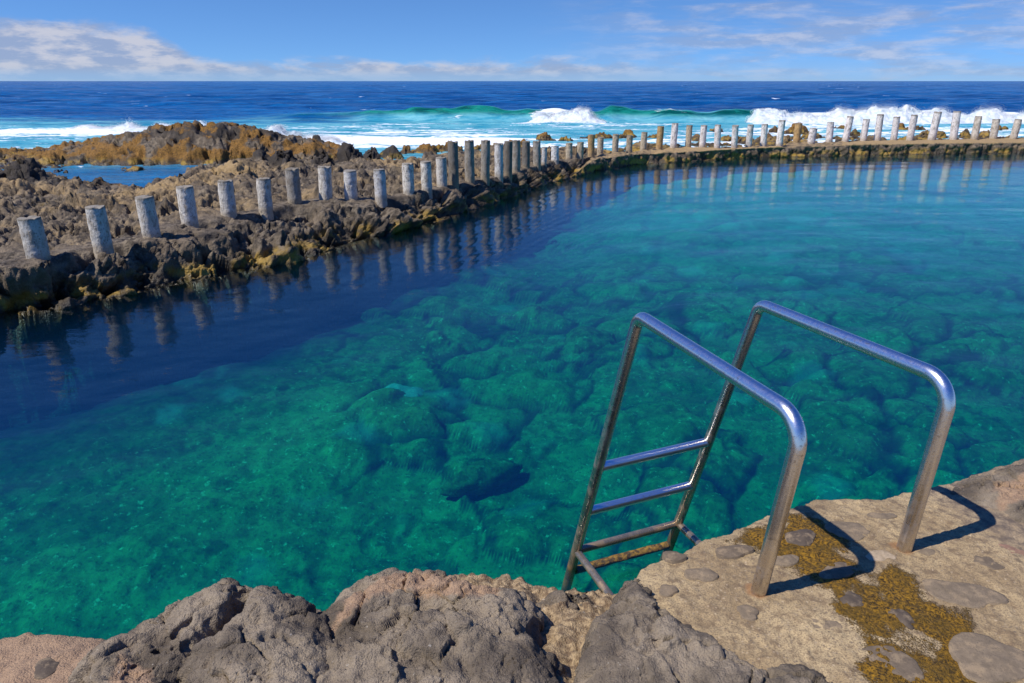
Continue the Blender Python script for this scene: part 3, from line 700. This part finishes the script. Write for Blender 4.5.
def boulder(name, outline, z0, bulge, L, lump, seed, tan=None, cracks=(), pits=.016, res=.004, tilt=(0, 0), rub=0., fall=.055, ls=3.4):
    pts = pxs(outline, z0); x0, y0 = pts.min(0) - .16; x1, y1 = pts.max(0) + .16
    y0 = max(y0, 1.0)
    x, y = xy_grid(x0, x1, y0, y1, res)
    wob = .03 * fbm(V3(x, y, 0 * x + seed, 7), 3)
    sd = poly_sd(x, y, pts) + wob
    ins = np.clip(sd, 0, 9); outd = np.clip(-sd, 0, 9)
    cxm, cym = pts.mean(0)
    z = z0 + bulge * (1 - np.exp(-ins / L)) + tilt[0] * (x - cxm) + tilt[1] * (y - cym)
    z = z - .28 * (1 - np.exp(-(outd / fall) ** 1.3)) - outd * 2.2 - .03 * np.exp(-(sd / .035) ** 2)
    q = V3(x, y, 0 * x + seed)
    z = z + lump * (fbm(q * ls, 4, .5)) + lump * .55 * (ridged(q * ls * 1.7, 3) - .6)
    for line, dep, wid in cracks:
        d = line_d(x, y, pxs(line, z0 + bulge * .8)) + .012 * fbm(q * 16, 3)
        z = z - dep * np.exp(-(np.abs(d) / wid) ** 1.5)
    Pm = np.stack([x, y, z], -1).astype(np.float32); Nn = normals(Pm)
    Pq = Pm + .03 * np.stack([fbm(Pm * 9 + 31, 3), fbm(Pm * 9 + 51, 3), fbm(Pm * 9 + 71, 3)], -1)
    w1, _, i1_ = worley(Pm * 30 + seed); w2, w3, i2_ = worley(Pm * 75 + seed); w4, w5, i4_ = worley(Pq * 7 + seed)
    pm = sstep(-.1, .45, fbm(Pm * 6 + 3, 3))
    dsp = .011 * fbm(Pm * 14, 6, .6) - pits * (.25 + pm) * sstep(.38, .16, w1) * (i1_ > .45) - pits * .5 * (.4 + pm) * sstep(.36, .12, w2) * (i2_ > .4) + .032 * (i4_ - .5) * sstep(0, .08, w5 - w4) - .026 * sstep(.05, .0, w5 - w4) * sstep(-.15, .25, fbm(Pm * 4 + 77, 2))
    if rub: dsp = dsp + rub * ((.42 - w1) * .045 + (.4 - w2) * .016)
    Pm = Pm + Nn * dsp[..., None]
    tm = 0 * x
    if tan is not None: tm = sstep(-.03, .05, poly_sd(x, y, pxs(tan, z0 + bulge * .6)))
    keep = (Pm[..., 2] > DZ - .62)
    return grid_obj(name, Pm, M['shore'], (tm, 0 * x + (1. if rub else 0.), 0 * x), keep)
# ground under and between the boulders
bx, by = xy_grid(-2.9, .75, .55, 2.35, .0075)
edge = pxs([(-330,690,.7),(-150,660,.7),(0,639,.72),(60,637,.72),(120,640,.72),(250,610,.68),(325,600,.79),(345,590,.78),(400,590,.66),(470,586,.66),(530,585,.70),(560,592,.70),(605,588,.70),(650,585,.72),(690,600,.72)], .7)
poly = np.concatenate([[(-3.2, .2)], edge, [(1.0, 1.6), (1.0, .2)]])
sd = poly_sd(bx, by, poly) + .02 * fbm(V3(bx, by, 0 * bx, 6), 3)
qb = V3(bx, by, 0 * bx)
z = .71 + .05 * sstep(-.30, -.42, bx) * sstep(-1.0, -.85, bx) + .06 * (1 - np.exp(-np.clip(sd, 0, 9) / .2)) + .02 * fbm(qb * 4, 4) - 1.5 * (1 - np.exp(-(np.clip(-sd, 0, 9) / .12) ** 1.4))
leftt = sstep(-.95, -1.15, bx)
rubm = sstep(-.28, -.14, bx) * sstep(.42, .34, bx)
z = z + .015 * leftt
Pm = np.stack([bx, by, z], -1).astype(np.float32); Nn = normals(Pm)
w1, _, _ = worley(Pm * 26); w2, _, _ = worley(Pm * 62); w4, _, _ = worley(Pm * 11)
dsp = .006 * fbm(Pm * 18, 4) + (1 - .75 * leftt) * ((.42 - w1) * .028 + (.4 - w2) * .014 + (.45 - w4) * .05) * (.35 + .65 * rubm)
Pm = Pm + Nn * dsp[..., None]
Pm_shore = Pm
shore = o = grid_obj('rock_shore', Pm, M['shore'], (leftt * .9, rubm, 0 * bx)); o['kind'] = 'structure'

props(boulder('boulder', [(74,720),(76,665),(92,645),(116,632),(135,612),(150,603),(176,593),(205,581),(226,577),(243,576),(252,584),(275,578),(292,588),(310,597),(324,606),(330,640),(322,680),(316,720)], .86, .05, .16, .030, 1.,
   tan=[(118,640),(150,655),(160,683),(90,720),(110,660)], cracks=[([(243,590),(222,610),(196,632),(180,652),(168,672),(160,700)], .055, .016), ([(205,600),(150,640),(130,660)], .018, .012)]),
   'pitted grey boulder split by a diagonal crack at the left of the near shore', 'boulder')
props(boulder('boulder', [(290,720),(296,670),(302,640),(308,618),(316,603),(332,592),(350,582),(376,571),(402,568),(440,571),(470,574),(498,574),(520,584),(528,600),(534,625),(548,650),(556,680),(560,720)], .84, .055, .15, .028, 5.,
   tan=[(322,620),(350,585),(402,565),(500,570),(505,588),(460,598),(400,590),(360,605),(330,622)], cracks=[([(318,625),(350,612),(385,600),(430,596),(480,602)], .016, .018), ([(440,600),(455,640),(490,700)], .012, .012)]),
   'grey boulder with a pinkish tan crust along its water-side top', 'boulder')
props(boulder('boulder', [(560,720),(568,690),(584,655),(600,622),(616,596),(628,578),(638,569),(646,580),(654,594),(668,608),(690,624),(720,642),(756,652),(800,660),(840,676),(862,690),(875,720)], .83, .045, .13, .020, 9.,
   cracks=[([(640,640),(690,636),(740,648)], .010, .008)], pits=.003),
   'smooth dark grey boulder with a pointed top between the rubble and the tan deck', 'boulder')
props(boulder('boulder', [(538,600),(545,587),(560,581),(578,581),(592,587),(600,598),(590,606),(560,608)], .755, .02, .05, .006, 14., pits=.002, fall=.03, ls=6),
   'small rounded grey boulder at the water edge beside the ladder bracket', 'boulder')
for ol, lab, sd_ in (([(518,660),(524,650),(540,646),(556,652),(562,664),(550,676),(530,676)], 'fist-sized dark stone wedged in the gap left of the smooth dark boulder', 21.),
                ([(515,612),(520,600),(531,598),(540,606),(543,622),(536,640),(526,640),(518,628)], 'upright dark stone under the edge of the crusted boulder, above the wedged stone', 25.)):
    props(boulder('boulder', ol, .80, .03, .03, .006, sd_, pits=.002, res=.003, fall=.02, ls=8), lab, 'stone')
props(boulder('boulder', [(948,490),(962,478),(1000,466),(1030,458),(1075,446),(1180,430),(1320,470),(1280,540),(1150,545),(1060,540),(1010,520),(975,505)], .81, .05, .2, .020, 30., res=.005, pits=.004,
   tan=[(990,480),(1040,470),(1040,500),(1000,505)]),
   'low rough grey boulder at the far right edge of the deck', 'boulder')

# concrete deck
dx, dy = xy_grid(.12, 3.6, .55, 3.3, .006)
dedge = pxs([(600,640,.8),(618,605,.8),(643,566),(668,552),(700,537),(727,530),(760,514),(794,502),(817,495),(850,494),(889,493),(930,482),(965,472),(1000,462),(1024,456),(1100,440),(1300,420)], DZ)
poly = np.concatenate([[(.2, .3)], dedge, [(4.2, .3)]])
qd = V3(dx, dy, 0 * dx)
sd = poly_sd(dx, dy, poly) + .018 * fbm(qd * 5, 4)
z = DZ + .010 * fbm(qd * 2.2, 3) + .004 * fbm(qd * 12, 3) - .02 * np.exp(-(np.clip(sd, 0, 9) / .04) ** 1) - 1.6 * (1 - np.exp(-(np.clip(-sd, 0, 9) / .10) ** 1.3))
wp = [(722,537),(748,528),(790,512),(815,515),(842,527),(856,548),(866,562),(900,566),(925,580),(940,598),(962,612),(978,628),(968,642),(985,662),(1015,680),(1040,700),(900,700),(862,676),(856,650),(842,628),(826,612),(822,592),(800,572),(772,558),(745,548)]
weed = sstep(-.05, .07, poly_sd(dx, dy, pxs(wp, DZ)) + .045 * fbm(qd * 7, 4, .6)) * (1 - .55 * sstep(.1, .5, fbm(qd * 6 + 9, 3)))
rust = 0 * dx
FEET = [at(757, 590, DZ), at(903, 548, DZ)]
for fx, fy in FEET: rust = np.maximum(rust, sstep(.042, .026, np.hypot(dx - fx, dy - fy) + .012 * fbm(qd * 25, 2)))
Pm = np.stack([dx, dy, z], -1).astype(np.float32); Nn = normals(Pm)
w1, _, _ = worley(Pm * 40); w4, _, _ = worley(Pm * 10)
Pm = Pm + Nn * ((.45 - w1) * .006 + .003 * fbm(Pm * 30, 3) + .004 * weed * fbm(Pm * 60, 2) + sstep(0., -.05, sd) * (.45 - w4) * .06)[..., None]
gr = sstep(1.35, 1.75, dx + .25 * (dy - 2.)) * .55
deck = grid_obj('concrete_deck', Pm, M['deck'], (weed, rust, gr)); deck['kind'] = 'structure'
def cobble(px, py, rx, ry, ang, rise, c, seed, parent=None, zc=DZ):
    ox, oy = at(px, py, zc); d = float(depth_at(py, zc)); ax = rx / F * d; ay = ry / F * d / .62
    n, m = 26, 12; th = np.linspace(0, 2 * np.pi, n, endpoint=False); s = np.linspace(0, 1, m)
    vs, fs = [], []
    for k in s:
        rr = math.sin(k * math.pi / 2) if k else 0.0
        for t in th:
            w = 1 + .16 * math.sin(2 * t + seed) + .10 * math.sin(3 * t + seed * 2.3) + .05 * math.sin(5 * t + seed * 4)
            a, b = rr * ax * w * math.cos(t), rr * ay * w * math.sin(t)
            vs.append((a * math.cos(ang) - b * math.sin(ang), a * math.sin(ang) + b * math.cos(ang), (1 - rr ** 2.4) * rise - (rr > .97) * .02))
    for i in range(m - 1):
        for j in range(n): fs.append((i * n + j, i * n + (j + 1) % n, (i + 1) * n + (j + 1) % n, (i + 1) * n + j))
    P_ = np.array(vs); P_[:, 2] += .003 * fbm(P_ * 30 + seed, 3) * (P_[:, 2] > 0)
    o = link('embedded_stone', raw_mesh('embedded_stone', P_, np.array(fs)[:, ::-1] if False else np.array(fs)), M['cobble'], parent or deck)
    o.location = (ox, oy, zc + .001); o.color = (*c, 1)
gA, gB, gC = (.155, .115, .076), (.095, .070, .050), (.20, .150, .098)
for k, a in enumerate([(733,551,19,6.5,.1,gA),(702,574,15,7,0,gC),(674,556,12,5,.2,gA),(801,537,19,7,.2,gB),(838,571,20,7.5,.3,gA),(824,625,19,8,.3,gC),(748,612,12,6,-.5,gC),
        (853,600,13,7.5,-.2,gB),(902,618,9,11,.3,gB),(893,661,27,13,-.25,gA),(990,658,46,18,.05,gC),(962,593,36,13,-.4,gC),(985,562,15,7,-.4,gA),(1012,550,16,5,-.5,(.26,.15,.10)),
        (848,530,24,9,-.4,gC),(880,556,14,6,0,(.42,.32,.21)),(882,516,14,4,.1,gC),(725,600,0.1,0.1,0,gC),(668,590,11,5,.2,gC),(783,560,16,6,.1,gC),(930,552,12,4,.2,gC)]):
    if a[2] > 1: cobble(*a[:5], .005 if a[5] is not gB else .010, a[5], k * 1.7 + .4)

jj = int(np.argmin(np.hypot(*(np.array([bx.ravel(), by.ravel()]) - np.array(at(46, 668, .78))[:, None]))))
cobble(46, 668, 12, 9, .2, .006, gB, 3.3, shore, float(Pm_shore.reshape(-1, 3)[jj, 2]) - .001)

# ------------------------------------------------------------------ ladder
def tube(name, path, rad, mat, parent, bends=(), nseg=20, cap=True, jig=0.):
    """round tube along a polyline with filleted corners (bend radius per inner point)"""
    pts = [Vector(p) for p in path]; line = [pts[0]]
    for k in range(1, len(pts) - 1):
        r = bends[k - 1]; a = (pts[k - 1] - pts[k]).normalized(); b = (pts[k + 1] - pts[k]).normalized()
        half = a.angle(b) / 2; t = r / math.tan(half); c = pts[k] + (a + b).normalized() * (r / math.sin(half))
        s, e = pts[k] + a * t - c, pts[k] + b * t - c
        for q in range(15):
            f = q / 14; om = s.angle(e)
            line.append(c + s * (math.sin((1 - f) * om) / math.sin(om)) + e * (math.sin(f * om) / math.sin(om)))
    line.append(pts[-1])
    out = [line[0]]
    for a, b in zip(line[:-1], line[1:]):
        n = max(1, int((b - a).length / .03))
        for q in range(1, n + 1): out.append(a.lerp(b, q / n))
    vs, fs = [], []; nrm = None
    for k, p in enumerate(out):
        t = (out[min(k + 1, len(out) - 1)] - out[max(k - 1, 0)]).normalized()
        if nrm is None: nrm = t.orthogonal().normalized()
        nrm = (nrm - t * nrm.dot(t)).normalized(); bi = t.cross(nrm)
        for j in range(nseg):
            a = 2 * math.pi * j / nseg; rr = rad
            if jig: rr = rad * (1 + jig * float(perlin(np.array([[p.x * 40, p.y * 40 + math.cos(a) * 1.5, p.z * 40 + math.sin(a) * 1.5]]))[0]))
            vs.append(p + (nrm * math.cos(a) + bi * math.sin(a)) * rr)
    for k in range(len(out) - 1):
        for j in range(nseg):
            fs.append((k * nseg + j, k * nseg + (j + 1) % nseg, (k + 1) * nseg + (j + 1) % nseg, (k + 1) * nseg + j))
    fs.append(tuple(range(nseg))[::-1]); fs.append(tuple((len(out) - 1) * nseg + j for j in range(nseg)))
    me = bpy.data.meshes.new(name); me.from_pydata([tuple(v) for v in vs], [], fs); me.update()
    for p in me.polygons: p.use_smooth = len(p.vertices) == 4
    return link(name, me, mat, parent)
F1, F2 = np.array([*FEET[0], DZ]), np.array([*FEET[1], DZ])
ladder = bpy.data.objects.new('pool_ladder', None); col.objects.link(ladder); ladder.location = tuple((F1 + F2) / 2)
props(ladder, 'stained steel pool ladder with two arched handrails standing at the edge of the tan deck', 'ladder')
O = (F1 + F2) / 2
across = F2 - F1; across /= np.linalg.norm(across); dirv = np.array([-across[1], across[0], 0])
def LP(side, along, z): return (F1 if side == 0 else F2) * np.array([1, 1, 0]) + dirv * along + np.array([0, 0, DZ + z]) - O
R0 = .0235
def slope(al):   # the water-side upright leans outwards as it goes down
    return .845 + .0
for sd_, (fa, ft, wa, wt, bot) in enumerate([(-.085, .607, .775, .640, (1.335, -1.05)), (-.045, .612, .825, .607, (1.35, -1.05))]):
    top_w = LP(sd_, wa, wt); top_f = LP(sd_, fa, ft)
    tube('handrail', [LP(sd_, 0, -.06), top_f, top_w, LP(sd_, *bot)], R0, M['steel'], ladder, (.085, .06), 24)
def on_upright(sd_, z):
    wa, wt, (ba, bz) = ((.775, .640, (1.335, -1.05)), (.825, .607, (1.35, -1.05)))[sd_]
    return LP(sd_, wa + (ba - wa) * (wt - z) / (wt - bz), z)
for z in (-.13, -.41): tube('rung', [on_upright(0, z), on_upright(1, z)], .0215, M['rung'], ladder)
tube('rung', [on_upright(0, -.685), on_upright(1, -.685)], .019, M['steel'], ladder)
tube('rung', [on_upright(0, -.845), on_upright(1, -.845)], .0195, M['weed'], ladder, jig=.25)
for sd_ in (0, 1):
    a = on_upright(sd_, -.685); b = LP(sd_, .78 if sd_ == 0 else .80, -.69)
    tube('bracket', [a, b], .0185, M['steel'], ladder)

# ------------------------------------------------------------------ boulders on the pool bed
def sunk(px, py, z, sx, sy, sz, rz, light, label, seed):
    x, y = at(px, py, z)
    n, m = 40, 22; th = np.linspace(0, 2 * np.pi, n, endpoint=False)[None]; ph = np.linspace(.02, np.pi - .02, m)[:, None]
    P_ = np.stack([np.sin(ph) * np.cos(th), np.sin(ph) * np.sin(th), np.cos(ph) + 0 * th], -1)
    P_ = P_ * (1 + .22 * fbm(P_ * 1.3 + seed, 4))[..., None] * np.array([sx, sy, sz])
    i = np.arange(n * m).reshape(m, n); j = np.roll(i, -1, 1)
    f = np.stack([i[:-1], i[1:], j[1:], j[:-1]], -1).reshape(-1, 4)
    o = link('sunken_boulder', raw_mesh('sunken_boulder', P_.reshape(-1, 3), f, True, (0 * P_[..., 0] + (0 if light > 0 else -light), 0 * P_[..., 0] + max(light, 0), 0 * P_[..., 0])), M['floor'])
    o.location = (x, y, z); o.rotation_euler = (0, 0, rz); props(o, label, 'boulder')
sunk(400, 412, -1.35, .38, .34, .30, .3, .55, 'palest sunken boulder under the clear water left of the ladder', 3.)
sunk(345, 325, -1.35, .6, .5, .34, .2, .15, 'broad light sunken boulder below the reflections of the left posts', 7.)
sunk(482, 478, -1.30, .40, .13, .15, .55, -.35, 'dark slab-like sunken boulder standing in for a shadow straight left of the ladder rungs', 11.)  # dark form added where a slab's shadow lies on the bed
sunk(650, 255, -1.25, .8, .6, .4, 0., .1, 'flat sunken boulder in the deeper water beyond the left handrail', 15.)
sunk(590, 350, -1.25, .5, .4, .3, .9, -.2, 'dim sunken boulder just left of the top of the left handrail', 19.)

# ------------------------------------------------------------------ world
SUN_EL, SUN_DIR = math.radians(54), np.array([-.40, -.20])
az = math.atan2(SUN_DIR[0], SUN_DIR[1])      # clockwise from +Y
w = bpy.data.worlds.new('World'); sc.world = w; w.use_nodes = True; w.node_tree.nodes.clear(); g = G(w.node_tree)
out = g.node('ShaderNodeOutputWorld'); bg = g.node('ShaderNodeBackground'); g.L.new(bg.outputs[0], out.inputs[0])
tc = g.node('ShaderNodeTexCoord').outputs['Generated']; x, y, z = g.sep(tc)
sky = g.node('ShaderNodeTexSky', sky_type='NISHITA'); sky.sun_disc = False; sky.sun_elevation = SUN_EL; sky.sun_rotation = az
sky.air_density = 1.0; sky.dust_density = .2; sky.ozone_density = 2.0
nv = g.node('ShaderNodeVectorMath', operation='NORMALIZE')
g.L.new(g.comb(x, y, g.m('ADD', g.m('MULTIPLY', g.m('MAXIMUM', z, 0.), 1.6), .10)), nv.inputs[0]); g.L.new(nv.outputs[0], sky.inputs[0])
blue = g.mix(1., sky.outputs[0], (.62, .98, 1.45), 'MULTIPLY')
deg = 180 / math.pi
AZ = g.m('MULTIPLY', g.m('ARCTAN2', x, y), deg); EL = g.m('MULTIPLY', g.m('ARCSINE', z), deg)
blue = g.mix(1., blue, g.mix(g.ss(7, 40, EL), (1.04, 1.04, 1.04), (.31, .76, 1.26)), 'MULTIPLY')
cv = g.comb(g.m('MULTIPLY', AZ, .22), g.m('MULTIPLY', EL, .75), 1.7)
n1 = g.noise(cv, 1.0, 7, .6, .2); n2 = g.noise(g.comb(g.m('MULTIPLY', AZ, .12), g.m('MULTIPLY', EL, .9), 5.), 1.0, 7, .62, .3)
topE = g.ss(-26, -21, AZ, 3.7, 1.65)
d1 = g.m('ADD', g.m('MULTIPLY', g.m('SUBTRACT', topE, EL), .75), g.m('MULTIPLY', g.m('SUBTRACT', n1, .5), 2.1))
c1 = g.m('MULTIPLY', g.ss(.0, .7, d1), g.m('MULTIPLY', g.ss(.1, .9, EL, .35, 1.), g.ss(18, 2, AZ, .12, .78)))
d2 = g.m('ADD', n2, g.m('MULTIPLY', g.m('ABSOLUTE', g.m('SUBTRACT', EL, 2.6)), -.045))
c2 = g.m('MULTIPLY', g.ss(.30, .60, d2, 0., .55), g.ss(0, 16, AZ))
cl = g.m('MAXIMUM', c1, c2)
shade = g.mix(g.ss(.42, .62, g.noise(cv, 1.7, 6, .6)), (3.5, 4.1, 5.8), (6.9, 6.6, 6.9))
fin = g.mix(cl, blue, shade)
hz = g.ss(1.6, -.2, EL, 0., .45)
fin = g.mix(hz, fin, (3.6, 4.7, 6.4))
g.L.new(fin, bg.inputs[0]); bg.inputs[1].default_value = .088
sun = bpy.data.lights.new('sun', 'SUN'); sun.energy = 5.0; sun.angle = math.radians(.5); sun.color = (1, .95, .87)
so = bpy.data.objects.new('sun', sun); col.objects.link(so); so.location = (-20, -10, 30)
hd = SUN_DIR / np.linalg.norm(SUN_DIR)
tosun = Vector((hd[0] * math.cos(SUN_EL), hd[1] * math.cos(SUN_EL), math.sin(SUN_EL)))
so.rotation_euler = tosun.to_track_quat('Z', 'Y').to_euler()

# ------------------------------------------------------------------ camera, render
cam = bpy.data.cameras.new('camera'); cam.sensor_width = 36; cam.lens = F / 1024 * 36; cam.clip_end = 20000; cam.clip_start = .05
co = bpy.data.objects.new('camera', cam); col.objects.link(co); co.location = (0, 0, H); co.rotation_euler = (math.pi / 2 - PITCH, 0, 0); sc.camera = co
sc.view_settings.view_transform = 'Standard'; sc.view_settings.look = 'None'; sc.view_settings.gamma = 1; sc.view_settings.exposure = .14
sc.view_settings.use_curve_mapping = False
sc.cycles.use_denoising = True
sc.cycles.max_bounces = 8; sc.cycles.transparent_max_bounces = 12; sc.cycles.volume_bounces = 0
sc.cycles.caustics_reflective = False; sc.cycles.caustics_refractive = False
print('script', round(time.time() - T0, 1), 's')
